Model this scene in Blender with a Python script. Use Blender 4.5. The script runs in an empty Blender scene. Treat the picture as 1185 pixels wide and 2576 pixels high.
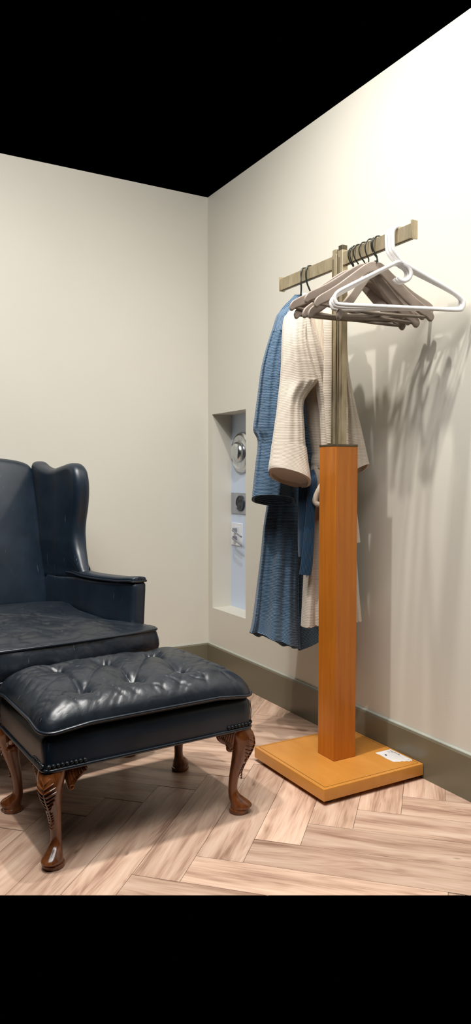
import bpy, bmesh, math, random
from mathutils import Vector, Matrix, noise
random.seed(7)
PI = math.pi
scene = bpy.context.scene
COL = scene.collection

# ------------------------------------------------------------------ room axes
TH = 0.518
N = Vector((math.cos(TH), math.sin(TH), 0))      # outward normal of the right wall
T = Vector((-math.sin(TH), math.cos(TH), 0))     # along the right wall, to the corner
OFF, LOFF = 1.8967, 3.6384                       # distances of the two walls
WALL_TOP = 2.64
BASE_H = 0.158

CAM_F, CAM_P, CAM_H = 1829.15, 0.0489, 1.1
def at(px, py, Y):
    """world point seen at a pixel, at the depth Y in the room"""
    c, s = math.cos(CAM_P), math.sin(CAM_P)
    a = (px-592.5)/CAM_F; b = (1288-py)/CAM_F
    r = Vector((a, c+b*s, -s+b*c))
    return Vector((0, 0, CAM_H)) + r*(Y/r.y)

# ------------------------------------------------------------------ materials
def nodes_of(m):
    m.use_nodes = True
    nt = m.node_tree
    b = nt.nodes['Principled BSDF']
    return nt, b
def new(nt, kind, **kw):
    n = nt.nodes.new(kind)
    for k, v in kw.items():
        if hasattr(n, k): setattr(n, k, v)
        else: n.inputs[k.replace('_', ' ')].default_value = v
    return n
def ramp(nt, fac, stops):
    r = nt.nodes.new('ShaderNodeValToRGB')
    e = r.color_ramp.elements
    while len(e) < len(stops): e.new(0.5)
    for i, (p, c) in enumerate(stops):
        e[i].position = p; e[i].color = (*c, 1)
    nt.links.new(fac, r.inputs[0])
    return r.outputs[0]
def coords(nt, kind='Object', scale=(1, 1, 1), rot=(0, 0, 0)):
    tc = nt.nodes.new('ShaderNodeTexCoord'); mp = nt.nodes.new('ShaderNodeMapping')
    mp.inputs['Scale'].default_value = scale; mp.inputs['Rotation'].default_value = rot
    nt.links.new(tc.outputs[kind], mp.inputs[0])
    return mp.outputs[0]
def bump(nt, b, h, strength, dist, normal=None):
    n = nt.nodes.new('ShaderNodeBump')
    n.inputs['Strength'].default_value = strength; n.inputs['Distance'].default_value = dist
    nt.links.new(h, n.inputs['Height'])
    if normal: nt.links.new(normal, n.inputs['Normal'])
    nt.links.new(n.outputs[0], b.inputs['Normal'])
    return n.outputs[0]
def noise_tex(nt, vec, scale, detail=4, rough=.5, dist=0.):
    n = nt.nodes.new('ShaderNodeTexNoise')
    n.inputs['Scale'].default_value = scale; n.inputs['Detail'].default_value = detail
    n.inputs['Roughness'].default_value = rough; n.inputs['Distortion'].default_value = dist
    nt.links.new(vec, n.inputs['Vector'])
    return n.outputs['Fac']
def math_node(nt, op, a, b=None):
    n = nt.nodes.new('ShaderNodeMath'); n.operation = op
    for i, v in enumerate((a, b)):
        if v is None: continue
        if isinstance(v, (int, float)): n.inputs[i].default_value = v
        else: nt.links.new(v, n.inputs[i])
    return n.outputs[0]

def mat_paint(name, col, rough=.55, amp=.03, bs=.08):
    m = bpy.data.materials.new(name); nt, b = nodes_of(m)
    v = coords(nt)
    f = noise_tex(nt, v, 1.3, 3)
    c1 = tuple(x*(1-amp) for x in col); c2 = tuple(min(1, x*(1+amp)) for x in col)
    nt.links.new(ramp(nt, f, [(.3, c1), (.7, c2)]), b.inputs['Base Color'])
    b.inputs['Roughness'].default_value = rough
    f2 = noise_tex(nt, v, 180, 3)
    bump(nt, b, f2, bs, .002)
    return m
def mat_leather(name, c1, c2, rough=.36, wrinkle=.5, scratch=True):
    m = bpy.data.materials.new(name); nt, b = nodes_of(m)
    v = coords(nt)
    f = noise_tex(nt, v, 7, 5, .6)
    base = ramp(nt, f, [(.3, c1), (.72, c2)])
    if scratch:                                    # thin pale scuffs worn through the dye
        vs = coords(nt, scale=(34, 34, 4), rot=(.2, .5, .3))
        sc = noise_tex(nt, vs, 2.2, 2, .4, .6)
        s = ramp(nt, sc, [(.735, (0, 0, 0)), (.76, (1, 1, 1))])
        mx = nt.nodes.new('ShaderNodeMixRGB'); mx.blend_type = 'MIX'
        nt.links.new(math_node(nt, 'MULTIPLY', s, .22), mx.inputs[0])
        nt.links.new(base, mx.inputs[1]); mx.inputs[2].default_value = (.30, .34, .38, 1)
        base = mx.outputs[0]
    nt.links.new(base, b.inputs['Base Color'])
    rf = nt.nodes.new('ShaderNodeMapRange')
    nt.links.new(f, rf.inputs[0])
    rf.inputs[3].default_value = rough-.06; rf.inputs[4].default_value = rough+.08
    nt.links.new(rf.outputs[0], b.inputs['Roughness'])
    b.inputs['Specular IOR Level'].default_value = .8
    vo = nt.nodes.new('ShaderNodeTexVoronoi'); vo.feature = 'DISTANCE_TO_EDGE'
    vo.inputs['Scale'].default_value = 26
    dm = nt.nodes.new('ShaderNodeTexNoise'); dm.inputs['Scale'].default_value = 9; dm.inputs['Detail'].default_value = 3
    nt.links.new(v, dm.inputs['Vector'])
    ad = nt.nodes.new('ShaderNodeVectorMath'); ad.operation = 'MULTIPLY_ADD'
    nt.links.new(dm.outputs['Color'], ad.inputs[0]); ad.inputs[1].default_value = (.09, .09, .09)
    nt.links.new(v, ad.inputs[2]); nt.links.new(ad.outputs[0], vo.inputs['Vector'])
    cr = ramp(nt, vo.outputs['Distance'], [(0, (0, 0, 0)), (.35, (1, 1, 1))])
    n1 = bump(nt, b, cr, wrinkle*.45, .0011)
    fine = noise_tex(nt, v, 520, 3)
    n2 = bump(nt, b, fine, .12, .0008, n1)
    big = noise_tex(nt, v, 12, 3, .5)
    bump(nt, b, big, wrinkle*.6, .009, n2)
    return m
def mat_wood(name, c1, c2, rough=.35, scale=(1, 1, .06), gs=30, coat=.0, bs=.05, dist=.6):
    m = bpy.data.materials.new(name); nt, b = nodes_of(m)
    v = coords(nt, scale=scale)
    f = noise_tex(nt, v, gs, 6, .6, dist)
    f2 = noise_tex(nt, coords(nt), 5, 3)
    mixf = math_node(nt, 'ADD', math_node(nt, 'MULTIPLY', f, .7), math_node(nt, 'MULTIPLY', f2, .3))
    nt.links.new(ramp(nt, mixf, [(.32, c1), (.66, c2)]), b.inputs['Base Color'])
    b.inputs['Roughness'].default_value = rough
    b.inputs['Coat Weight'].default_value = coat
    bump(nt, b, f, bs, .002)
    return m
def mat_metal(name, c1, c2, rough=.35, metallic=1.):
    m = bpy.data.materials.new(name); nt, b = nodes_of(m)
    f = noise_tex(nt, coords(nt, scale=(1, 1, .3)), 40, 5, .65)
    nt.links.new(ramp(nt, f, [(.3, c1), (.7, c2)]), b.inputs['Base Color'])
    b.inputs['Roughness'].default_value = rough; b.inputs['Metallic'].default_value = metallic
    return m
def mat_plain(name, col, rough=.5, metallic=0., sss=0.):
    m = bpy.data.materials.new(name); nt, b = nodes_of(m)
    f = noise_tex(nt, coords(nt), 60, 2)
    nt.links.new(ramp(nt, f, [(.2, tuple(x*.96 for x in col)), (.8, col)]), b.inputs['Base Color'])
    b.inputs['Roughness'].default_value = rough; b.inputs['Metallic'].default_value = metallic
    if sss:
        b.inputs['Subsurface Weight'].default_value = sss
        b.inputs['Subsurface Radius'].default_value = (.01, .01, .01)
        b.inputs['Subsurface Scale'].default_value = .5
    return m
def mat_rib(name, low, high, pitch=.0062, along='Y', warp=.35, bs=.55, rough=.95):
    """ribbed terry: soft raised bands across the cloth with darker base weave between"""
    m = bpy.data.materials.new(name); nt, b = nodes_of(m)
    tc = nt.nodes.new('ShaderNodeUVMap')
    sp = nt.nodes.new('ShaderNodeSeparateXYZ'); nt.links.new(tc.outputs[0], sp.inputs[0])
    v = sp.outputs[along]
    ob = coords(nt)
    w1 = noise_tex(nt, ob, 22, 3)
    w2 = noise_tex(nt, ob, 170, 2)
    ph = math_node(nt, 'ADD', math_node(nt, 'MULTIPLY', v, 2*PI/pitch),
                   math_node(nt, 'ADD', math_node(nt, 'MULTIPLY', w1, warp*14), math_node(nt, 'MULTIPLY', w2, warp*5)))
    s = math_node(nt, 'MULTIPLY_ADD', math_node(nt, 'SINE', ph), .5); s.node.inputs[2].default_value = .5
    fz = noise_tex(nt, ob, 420, 3, .7)
    h = math_node(nt, 'MULTIPLY', s, math_node(nt, 'ADD', fz, .5))
    nt.links.new(ramp(nt, h, [(.12, low), (.75, high)]), b.inputs['Base Color'])
    b.inputs['Roughness'].default_value = rough
    b.inputs['Specular IOR Level'].default_value = .15
    b.inputs['Sheen Weight'].default_value = .25
    b.inputs['Sheen Roughness'].default_value = .5
    bump(nt, b, h, bs, .003)
    return m
def mat_floor():
    m = bpy.data.materials.new('oak_planks'); nt, b = nodes_of(m)
    uv = nt.nodes.new('ShaderNodeUVMap')
    geo = nt.nodes.new('ShaderNodeNewGeometry')
    rnd = geo.outputs['Random Per Island']
    off = nt.nodes.new('ShaderNodeCombineXYZ')
    nt.links.new(math_node(nt, 'MULTIPLY', rnd, 37.), off.inputs[0]); nt.links.new(math_node(nt, 'MULTIPLY', rnd, 91.), off.inputs[1])
    add = nt.nodes.new('ShaderNodeVectorMath'); add.operation = 'ADD'
    nt.links.new(uv.outputs[0], add.inputs[0]); nt.links.new(off.outputs[0], add.inputs[1])
    mp = nt.nodes.new('ShaderNodeMapping'); mp.inputs['Scale'].default_value = (.7, 5, 1)
    nt.links.new(add.outputs[0], mp.inputs[0])
    # cathedral figure: rings of a warped distance
    w = nt.nodes.new('ShaderNodeTexNoise'); w.inputs['Scale'].default_value = .9; w.inputs['Detail'].default_value = 2
    w.inputs['Distortion'].default_value = .4
    nt.links.new(mp.outputs[0], w.inputs['Vector'])
    rings = math_node(nt, 'SINE', math_node(nt, 'MULTIPLY', w.outputs['Fac'], 95.))
    mp2 = nt.nodes.new('ShaderNodeMapping'); mp2.inputs['Scale'].default_value = (1.6, 60, 1)
    nt.links.new(add.outputs[0], mp2.inputs[0])
    fine = noise_tex(nt, mp2.outputs[0], 2.5, 6, .65, .3)
    mp3 = nt.nodes.new('ShaderNodeMapping'); mp3.inputs['Scale'].default_value = (1.0, 9, 1)
    nt.links.new(add.outputs[0], mp3.inputs[0])
    broad = noise_tex(nt, mp3.outputs[0], 1.2, 3)
    g = math_node(nt, 'ADD', math_node(nt, 'MULTIPLY', rings, .030), math_node(nt, 'ADD', math_node(nt, 'MULTIPLY', fine, .35), math_node(nt, 'MULTIPLY', broad, .65)))
    base = ramp(nt, g, [(.33, (.27, .15, .10)), (.5, (.55, .37, .27)), (.68, (.70, .52, .40))])
    hs = nt.nodes.new('ShaderNodeHueSaturation')
    vr = nt.nodes.new('ShaderNodeMapRange'); nt.links.new(rnd, vr.inputs[0]); vr.inputs[3].default_value = .86; vr.inputs[4].default_value = 1.22
    nt.links.new(vr.outputs[0], hs.inputs['Value']); nt.links.new(base, hs.inputs['Color'])
    kn = nt.nodes.new('ShaderNodeTexVoronoi'); kn.inputs['Scale'].default_value = 1.6      # small knots
    mk = nt.nodes.new('ShaderNodeMapping'); mk.inputs['Scale'].default_value = (1.3, 3.2, 1)
    nt.links.new(add.outputs[0], mk.inputs[0]); nt.links.new(mk.outputs[0], kn.inputs['Vector'])
    kf = ramp(nt, kn.outputs['Distance'], [(.02, (1, 1, 1)), (.07, (0, 0, 0))])
    mx = nt.nodes.new('ShaderNodeMixRGB'); nt.links.new(math_node(nt, 'MULTIPLY', kf, .6), mx.inputs[0])
    nt.links.new(hs.outputs[0], mx.inputs[1]); mx.inputs[2].default_value = (.09, .055, .04, 1)
    nt.links.new(mx.outputs[0], b.inputs['Base Color'])
    b.inputs['Roughness'].default_value = .42
    bump(nt, b, fine, .08, .001)
    return m

M = dict(
    wall=mat_paint('wall_paint', (.66, .635, .555), .5),
    base=mat_paint('baseboard_paint', (.155, .14, .095), .28, .05, .03),
    bead=mat_paint('bead_paint', (.40, .42, .37), .3, .03, .02),
    panel=mat_paint('recess_panel', (.60, .70, .86), .35, .02, .01),
    leather=mat_leather('navy_leather', (.005, .009, .015), (.010, .017, .027), .38, .6),  # cushion hide; grey of the lit tops put into the colour
    leather_flat=mat_leather('navy_leather_taut', (.004, .011, .021), (.009, .021, .039), .40, .10),  # taut hide; bluer tone of the shaded sides put into the colour
    piping=mat_leather('navy_piping', (.006, .011, .018), (.010, .017, .026), .30, .1, False),
    nail=mat_metal('dark_nail_heads', (.02, .025, .028), (.05, .055, .058), .35, .6),
    walnut=mat_wood('carved_mahogany', (.045, .013, .005), (.23, .072, .018), .24, (1, 1, .12), 45, .3, .05),
    darkwood=mat_wood('dark_mahogany', (.02, .008, .005), (.06, .02, .012), .3, (1, 1, .12), 45, .3),
    orange=mat_wood('honey_wood_post', (.41, .115, .006), (.56, .175, .012), .34, (1, 1, .05), 60, .15, .02, .3),
    honey=mat_wood('honey_wood_base', (.50, .20, .032), (.62, .27, .05), .33, (1, .25, 1), 14, .2, .01, .3),
    brass=mat_metal('aged_brass', (.40, .33, .21), (.62, .53, .37), .42, .75),
    brassdark=mat_metal('dark_bronze', (.10, .085, .06), (.18, .15, .10), .4, .8),
    hook=mat_metal('dark_steel_hook', (.035, .04, .035), (.07, .075, .065), .3, .7),
    hanger=mat_wood('greige_hanger_wood', (.27, .215, .175), (.36, .295, .245), .42, (.2, 1, 1), 20, .1, .03),
    hangerbar=mat_wood('greige_hanger_bar', (.19, .155, .12), (.28, .23, .18), .38, (.1, 1, 1), 20, .1, .03),
    plastic=mat_plain('white_plastic', (.90, .885, .87), .25, 0, .25),
    cream=mat_rib('cream_terry', (.60, .515, .42), (.665, .585, .49), bs=.2),
    creamv=mat_rib('cream_terry_band', (.62, .51, .39), (.72, .62, .50), .0050, 'X', bs=.3),
    blue=mat_rib('blue_terry', (.026, .058, .105), (.125, .205, .30), warp=.6, bs=.38),
    bluex=mat_rib('blue_terry_yoke', (.04, .08, .14), (.17, .26, .37), .0062, 'X', .4),
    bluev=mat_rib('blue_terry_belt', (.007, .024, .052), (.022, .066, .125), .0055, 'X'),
    steel=mat_metal('brushed_steel', (.50, .53, .56), (.72, .75, .78), .25, 1.),
    plate=mat_metal('grey_plate', (.36, .39, .45), (.44, .47, .53), .35, .6),
    black=mat_plain('black_plastic', (.02, .03, .045), .35),
    white=mat_plain('white_plate', (.78, .82, .88), .35),
    grey=mat_plain('grey_plug', (.22, .23, .26), .4),
    paper=mat_plain('sticker_paper', (.72, .70, .68), .6),
    ink=mat_plain('ink', (.04, .035, .03), .7),
    dust=mat_plain('dust', (.30, .30, .28), .9),
    floor=mat_floor(),
)

# ------------------------------------------------------------------ mesh builder
class MB:
    def __init__(s): s.v = []; s.f = []; s.uv = {}
    def add(s, vs, fs, uvs=None):
        o = len(s.v); s.v += [Vector(p) for p in vs]
        for k, f in enumerate(fs):
            if uvs: s.uv[len(s.f)] = uvs[k]
            s.f.append([i+o for i in f])
    def box(s, c, h, R=None):
        vs = []
        for x in (-1, 1):
            for y in (-1, 1):
                for z in (-1, 1):
                    p = Vector((x*h[0], y*h[1], z*h[2]))
                    if R: p = R @ p
                    vs.append(Vector(c)+p)
        s.add(vs, [(0, 1, 3, 2), (4, 6, 7, 5), (0, 4, 5, 1), (2, 3, 7, 6), (0, 2, 6, 4), (1, 5, 7, 3)])
        return s
    def tube(s, pts, r, n=10, closed=False, flat=None):
        pts = [Vector(p) for p in pts]; K = len(pts); rings = []
        prev = None
        for i, p in enumerate(pts):
            a = pts[(i-1) % K] if (closed or i > 0) else p
            b = pts[(i+1) % K] if (closed or i < K-1) else p
            t = (b-a).normalized()
            if prev is None:
                up = Vector((0, 0, 1)) if abs(t.z) < .9 else Vector((0, 1, 0))
                u = t.cross(up).normalized()
            else:
                u = (prev - t*prev.dot(t)).normalized()
            prev = u; w = t.cross(u)
            rr = r[i] if isinstance(r, (list, tuple)) else r
            ring = []
            for k in range(n):
                an = 2*PI*k/n
                q = u*math.cos(an)*rr + w*math.sin(an)*rr
                if flat: q = q - flat[0]*q.dot(flat[0])*(1-flat[1])
                ring.append(p+q)
            rings.append(ring)
        vs = [q for ring in rings for q in ring]; fs = []
        for i in range(K if closed else K-1):
            j = (i+1) % K
            for k in range(n):
                fs.append((i*n+k, i*n+(k+1) % n, j*n+(k+1) % n, j*n+k))
        if not closed:
            fs.append(tuple(range(n))[::-1]); fs.append(tuple((K-1)*n+k for k in range(n)))
        s.add(vs, fs); return s
    def lathe(s, prof, c=(0, 0, 0), n=32, axis=None):
        c = Vector(c); ax = (axis or Vector((0, 0, 1))).normalized()
        u = ax.orthogonal().normalized(); w = ax.cross(u)
        vs = []
        for r, z in prof:
            for k in range(n):
                a = 2*PI*k/n
                vs.append(c+ax*z+(u*math.cos(a)+w*math.sin(a))*r)
        fs = []
        for i in range(len(prof)-1):
            for k in range(n):
                fs.append((i*n+k, i*n+(k+1) % n, (i+1)*n+(k+1) % n, (i+1)*n+k))
        fs.append(tuple(range(n))[::-1]); fs.append(tuple((len(prof)-1)*n+k for k in range(n)))
        s.add(vs, fs); return s
    def rings(s, rings, cap0=True, cap1=True):
        n = len(rings[0]); vs = [p for r in rings for p in r]; fs = []
        for i in range(len(rings)-1):
            for k in range(n):
                fs.append((i*n+k, i*n+(k+1) % n, (i+1)*n+(k+1) % n, (i+1)*n+k))
        if cap0: fs.append(tuple(range(n))[::-1])
        if cap1: fs.append(tuple((len(rings)-1)*n+k for k in range(n)))
        s.add(vs, fs); return s

def obj(name, mb, mat, parent=None, smooth=True, bevel=0, world=False, angle=40, kind=None, label=None):
    me = bpy.data.meshes.new(name)
    inv = None
    if world and parent is not None:
        inv = chain(parent).inverted()
    vs = [tuple(inv @ p) if inv else tuple(p) for p in mb.v]
    me.from_pydata(vs, [], [tuple(f) for f in mb.f])
    if mb.uv:
        l = me.uv_layers.new(name='UVMap')
        for p in me.polygons:
            u = mb.uv.get(p.index)
            if u:
                for k, li in enumerate(p.loop_indices): l.data[li].uv = u[k]
    bm = bmesh.new(); bm.from_mesh(me)
    big = [f for f in bm.faces if len(f.verts) > 4]
    if big: bmesh.ops.triangulate(bm, faces=big)
    bmesh.ops.recalc_face_normals(bm, faces=bm.faces)
    bm.to_mesh(me); bm.free()
    me.materials.append(mat)
    if smooth:
        me.polygons.foreach_set('use_smooth', [True]*len(me.polygons))
        me.set_sharp_from_angle(angle=math.radians(angle))
    o = bpy.data.objects.new(name, me); COL.objects.link(o)
    if parent: o.parent = parent
    if bevel:
        b = o.modifiers.new('bevel', 'BEVEL'); b.width = bevel; b.segments = 3; b.limit_method = 'ANGLE'
        b.harden_normals = False
    if kind: o['kind'] = kind
    if label: o['label'] = label
    return o
def chain(o):
    m = Matrix.LocRotScale(o.location, o.rotation_euler, o.scale)
    while o.parent:
        o = o.parent; m = Matrix.LocRotScale(o.location, o.rotation_euler, o.scale) @ m
    return m
def thing(name, label, cat, loc=(0, 0, 0), rot=(0, 0, 0), group=None):
    o = bpy.data.objects.new(name, None); COL.objects.link(o)
    o.location = loc; o.rotation_euler = rot; o.empty_display_size = .1
    o['label'] = label; o['category'] = cat
    if group: o['group'] = group
    return o
def tag(o, label, cat, group=None):
    o['label'] = label; o['category'] = cat
    if group: o['group'] = group
    return o
def cr(P, n=8, closed=False):
    """Catmull-Rom through tuples/Vectors of any length"""
    P = [list(p) for p in P]; K = len(P); out = []
    for i in range(K if closed else K-1):
        if closed: a, b, c, d = P[(i-1) % K], P[i], P[(i+1) % K], P[(i+2) % K]
        else: a, b, c, d = P[max(i-1, 0)], P[i], P[i+1], P[min(i+2, K-1)]
        for k in range(n):
            t = k/n
            out.append([.5*((2*b[j])+(-a[j]+c[j])*t+(2*a[j]-5*b[j]+4*c[j]-d[j])*t*t+(-a[j]+3*b[j]-3*c[j]+d[j])*t**3) for j in range(len(b))])
    if not closed: out.append(P[-1])
    return out
def resample(P, step):
    """even points round a closed 2D outline"""
    K = len(P); L = [0]
    for i in range(K): L.append(L[-1]+math.dist(P[i], P[(i+1) % K]))
    n = max(12, int(L[-1]/step)); out = []; j = 0
    for k in range(n):
        d = L[-1]*k/n
        while L[j+1] < d: j += 1
        t = (d-L[j])/max(1e-9, L[j+1]-L[j]); a, b = P[j], P[(j+1) % K]
        out.append((a[0]+(b[0]-a[0])*t, a[1]+(b[1]-a[1])*t))
    return out
def normals2(P):
    K = len(P); out = []
    A = sum(P[i][0]*P[(i+1) % K][1]-P[(i+1) % K][0]*P[i][1] for i in range(K))
    sg = 1 if A > 0 else -1
    for i in range(K):
        a, b = P[i-1], P[(i+1) % K]; dx, dy = b[0]-a[0], b[1]-a[1]; l = math.hypot(dx, dy) or 1
        out.append((dy/l*sg, -dx/l*sg))
    return out
def slab(P, t, r, fmap, step=.012, center=None, bulge=0, capin=.002):
    """outline P (a,b) with thickness t along c, edges rounded with radius r; fmap(a,b,c) -> point"""
    P = resample(P, step); nn = normals2(P); rs = []
    prof = []
    K = 6
    prof.append((r+capin, -t/2))
    for k in range(K+1):
        an = PI/2*k/K; prof.append((r*(1-math.sin(an)), -t/2+r*(1-math.cos(an))))
    for k in range(K+1):
        an = PI/2*k/K; prof.append((r*(1-math.cos(an)), t/2-r*(1-math.sin(an))))
    prof.append((r+capin, t/2))
    if center:
        def capring(f, c, ins): return [Vector(fmap(center[0]+(p[0]-n[0]*ins-center[0])*f, center[1]+(p[1]-n[1]*ins-center[1])*f, c+(bulge*(1-f*f) if c > 0 else -bulge*(1-f*f)))) for p, n in zip(P, nn)]
        for k in range(14): rs.append(capring(.02+.98*k/14, -t/2, prof[0][0]))
    for ins, c in prof:
        rs.append([Vector(fmap(p[0]-n[0]*ins, p[1]-n[1]*ins, c)) for p, n in zip(P, nn)])
    if center:
        for k in range(13, -1, -1): rs.append(capring(.02+.98*k/14, t/2, prof[0][0]))
    mb = MB(); mb.rings(rs); return mb
def rrect(x0, x1, y0, y1, r, n=8):
    out = []
    for cx, cy, a0 in ((x1-r, y0+r, -PI/2), (x1-r, y1-r, 0), (x0+r, y1-r, PI/2), (x0+r, y0+r, PI)):
        for k in range(n+1):
            a = a0+PI/2*k/n; out.append((cx+r*math.cos(a), cy+r*math.sin(a)))
    return out
def cushion(P, prof, top, fmap=lambda x, y, z: (x, y, z), step=.01, nring=40, disp=None):
    """prof: list of (inset, z) up the side; top(s,x,y)-> z over the top as s goes 1 -> 0"""
    P = resample(P, step); nn = normals2(P)
    cx = sum(p[0] for p in P)/len(P); cy = sum(p[1] for p in P)/len(P)
    rs = []
    for ins, z in prof:
        ring = []
        for p, n in zip(P, nn):
            q = (p[0]-n[0]*ins, p[1]-n[1]*ins, z)
            if disp: q = disp(*q, n)
            ring.append(Vector(fmap(*q)))
        rs.append(ring)
    ins0, z0 = prof[-1]
    for k in range(1, nring+1):
        s = 1-(k/nring)**1.0*.985
        s = s if k > 0 else 1
        ring = []
        for p, n in zip(P, nn):
            x = cx+(p[0]-n[0]*ins0-cx)*s; y = cy+(p[1]-n[1]*ins0-cy)*s
            ring.append(Vector(fmap(x, y, top(s, x, y))))
        rs.append(ring)
    mb = MB(); mb.rings(rs); return mb

# ------------------------------------------------------------------ the setting
def plane_pt(n, t, z): return N*n+T*t+Vector((0, 0, z))
# right wall with its recess
mb = MB()
na, ta0, ta1 = OFF, 1.15, LOFF
ru0, ru1, rz0, rz1, rd = 3.222, 3.5905, .363, 1.4435, .128
def q4(a, b, c, d): mb.add([a, b, c, d], [(0, 1, 2, 3)])
q4(plane_pt(na, ta0, 0), plane_pt(na, ru0, 0), plane_pt(na, ru0, WALL_TOP), plane_pt(na, ta0, WALL_TOP))
q4(plane_pt(na, ru1, 0), plane_pt(na, ta1, 0), plane_pt(na, ta1, WALL_TOP), plane_pt(na, ru1, WALL_TOP))
q4(plane_pt(na, ru0, 0), plane_pt(na, ru1, 0), plane_pt(na, ru1, rz0), plane_pt(na, ru0, rz0))
q4(plane_pt(na, ru0, rz1), plane_pt(na, ru1, rz1), plane_pt(na, ru1, WALL_TOP), plane_pt(na, ru0, WALL_TOP))
nb = na+rd
q4(plane_pt(na, ru1, rz0), plane_pt(na, ru1, rz1), plane_pt(nb, ru1, rz1), plane_pt(nb, ru1, rz0))
q4(plane_pt(na, ru0, rz0), plane_pt(na, ru0, rz1), plane_pt(nb, ru0, rz1), plane_pt(nb, ru0, rz0))
q4(plane_pt(na, ru0, rz0), plane_pt(na, ru1, rz0), plane_pt(nb, ru1, rz0), plane_pt(nb, ru0, rz0))
q4(plane_pt(na, ru0, rz1), plane_pt(na, ru1, rz1), plane_pt(nb, ru1, rz1), plane_pt(nb, ru0, rz1))
# outer skin so the wall has its thickness
nc = na+.17
q4(plane_pt(nc, ta0, 0), plane_pt(nc, ta1+.12, 0), plane_pt(nc, ta1+.12, WALL_TOP), plane_pt(nc, ta0, WALL_TOP))
q4(plane_pt(na, ta0, 0), plane_pt(nc, ta0, 0), plane_pt(nc, ta0, WALL_TOP), plane_pt(na, ta0, WALL_TOP))
q4(plane_pt(na, ta0, WALL_TOP), plane_pt(nc, ta0, WALL_TOP), plane_pt(nc, ta1, WALL_TOP), plane_pt(na, ta1, WALL_TOP))
obj('wall_right', mb, M['wall'], smooth=False, kind='structure')
mb = MB(); mb.box(N*((na+nc+rd)/2+.004-.0)+T*((ru0+ru1)/2)+Vector((0, 0, (rz0+rz1)/2)), (.006, (ru1-ru0)/2, (rz1-rz0)/2), Matrix.Rotation(TH, 3, 'Z'))
for i, p in enumerate(mb.v): pass
mb = MB(); mb.box(N*(nb-.003)+T*((ru0+ru1)/2)+Vector((0, 0, (rz0+rz1)/2)), (.003, (ru1-ru0)/2, (rz1-rz0)/2), Matrix.Rotation(TH, 3, 'Z'))
obj('wall_recess', mb, M['panel'], smooth=False, kind='structure')
# left wall
mb = MB()
mb.box(N*((OFF-.25)/2)+T*(LOFF+.06)+Vector((0, 0, WALL_TOP/2)), ((OFF+.25)/2, .06, WALL_TOP/2), Matrix.Rotation(TH, 3, 'Z'))
obj('wall_left', mb, M['wall'], smooth=False, kind='structure')
# thin shadow bead in the corner
# baseboards with a small chamfered top bead
def baseboard(name, P0, P1, nrm):
    mb = MB(); d = (P1-P0)
    prof = [(0, 0), (.015, 0), (.015, BASE_H-.008), (.010, BASE_H-.001), (0, BASE_H-.001)]
    rs = []
    for P in (P0, P1): rs.append([P-nrm*a+Vector((0, 0, b)) for a, b in prof])
    mb.rings(rs); return obj(name, mb, M['base'], smooth=False, kind='structure')
def bead(name, P0, P1, nrm):
    mb = MB(); rs = []
    prof = [(0, BASE_H-.001), (.0105, BASE_H-.001), (.009, BASE_H+.0015), (0, BASE_H+.003)]
    for P in (P0, P1): rs.append([P-nrm*a+Vector((0, 0, b)) for a, b in prof])
    mb.rings(rs); return obj(name, mb, M['bead'], smooth=False, kind='structure')
baseboard('baseboard_right', N*OFF+T*1.15, N*OFF+T*LOFF, N)
baseboard('baseboard_left', N*(-.25)+T*LOFF, N*OFF+T*LOFF, T)
bead('trim_1', N*OFF+T*1.15, N*OFF+T*LOFF, N)
bead('trim_2', N*(-.25)+T*LOFF, N*OFF+T*LOFF, T)

# herringbone floor, planks .14 x .70
A = Vector((math.cos(TH+PI/4), math.sin(TH+PI/4), 0)); B = Vector((-A.y, A.x, 0))
w, nL = .1405, 5
FRONT = 1.86
bm = bmesh.new(); uvl = bm.loops.layers.uv.new('UVMap')
def plank(a0, a1, b0, b1, along_a):
    g = .0006
    a0 += g; a1 -= g; b0 += g; b1 -= g
    pts = [(a0, b0), (a1, b0), (a1, b1), (a0, b1)]
    vs = [bm.verts.new(A*a+B*b) for a, b in pts]
    lo = [bm.verts.new(A*a+B*b-Vector((0, 0, .002))) for a, b in pts]
    fs = [bm.faces.new(vs)]+[bm.faces.new((vs[i], lo[i], lo[(i+1) % 4], vs[(i+1) % 4])) for i in range(4)]
    for f in fs:
        for l in f.loops:
            p = l.vert.co; pa, pb = p.dot(A), p.dot(B)
            l[uvl].uv = (pa*2, pb*2) if along_a else (pb*2, pa*2)
for k in range(-26, 34):
    for m_ in range(-4, 5):
        top = 2.516+k*w+m_*2*nL*w; bh = .795-k*w
        c = A*(top-.35)+B*bh
        if -3 < c.x < 3 and .5 < c.y < 5.2: plank(top-nL*w, top, bh-w, bh, True)
        a0 = 2.378+k*w+m_*2*nL*w
        c = A*a0+B*(bh+.35)
        if -3 < c.x < 3 and .5 < c.y < 5.2: plank(a0, a0+w, bh, bh+nL*w, False)
def cut(co, no):
    bmesh.ops.bisect_plane(bm, geom=bm.verts[:]+bm.edges[:]+bm.faces[:], plane_co=co, plane_no=no, clear_outer=True)
cut(N*OFF, N); cut(T*LOFF, T); cut(Vector((0, FRONT, 0)), Vector((0, -1, 0))); cut(N*(-.25), -N); cut(T*1.15, -T)
bmesh.ops.recalc_face_normals(bm, faces=bm.faces)
me = bpy.data.meshes.new('floor'); bm.to_mesh(me); bm.free(); me.materials.append(M['floor'])
o = bpy.data.objects.new('floor', me); COL.objects.link(o); o['kind'] = 'structure'
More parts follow.
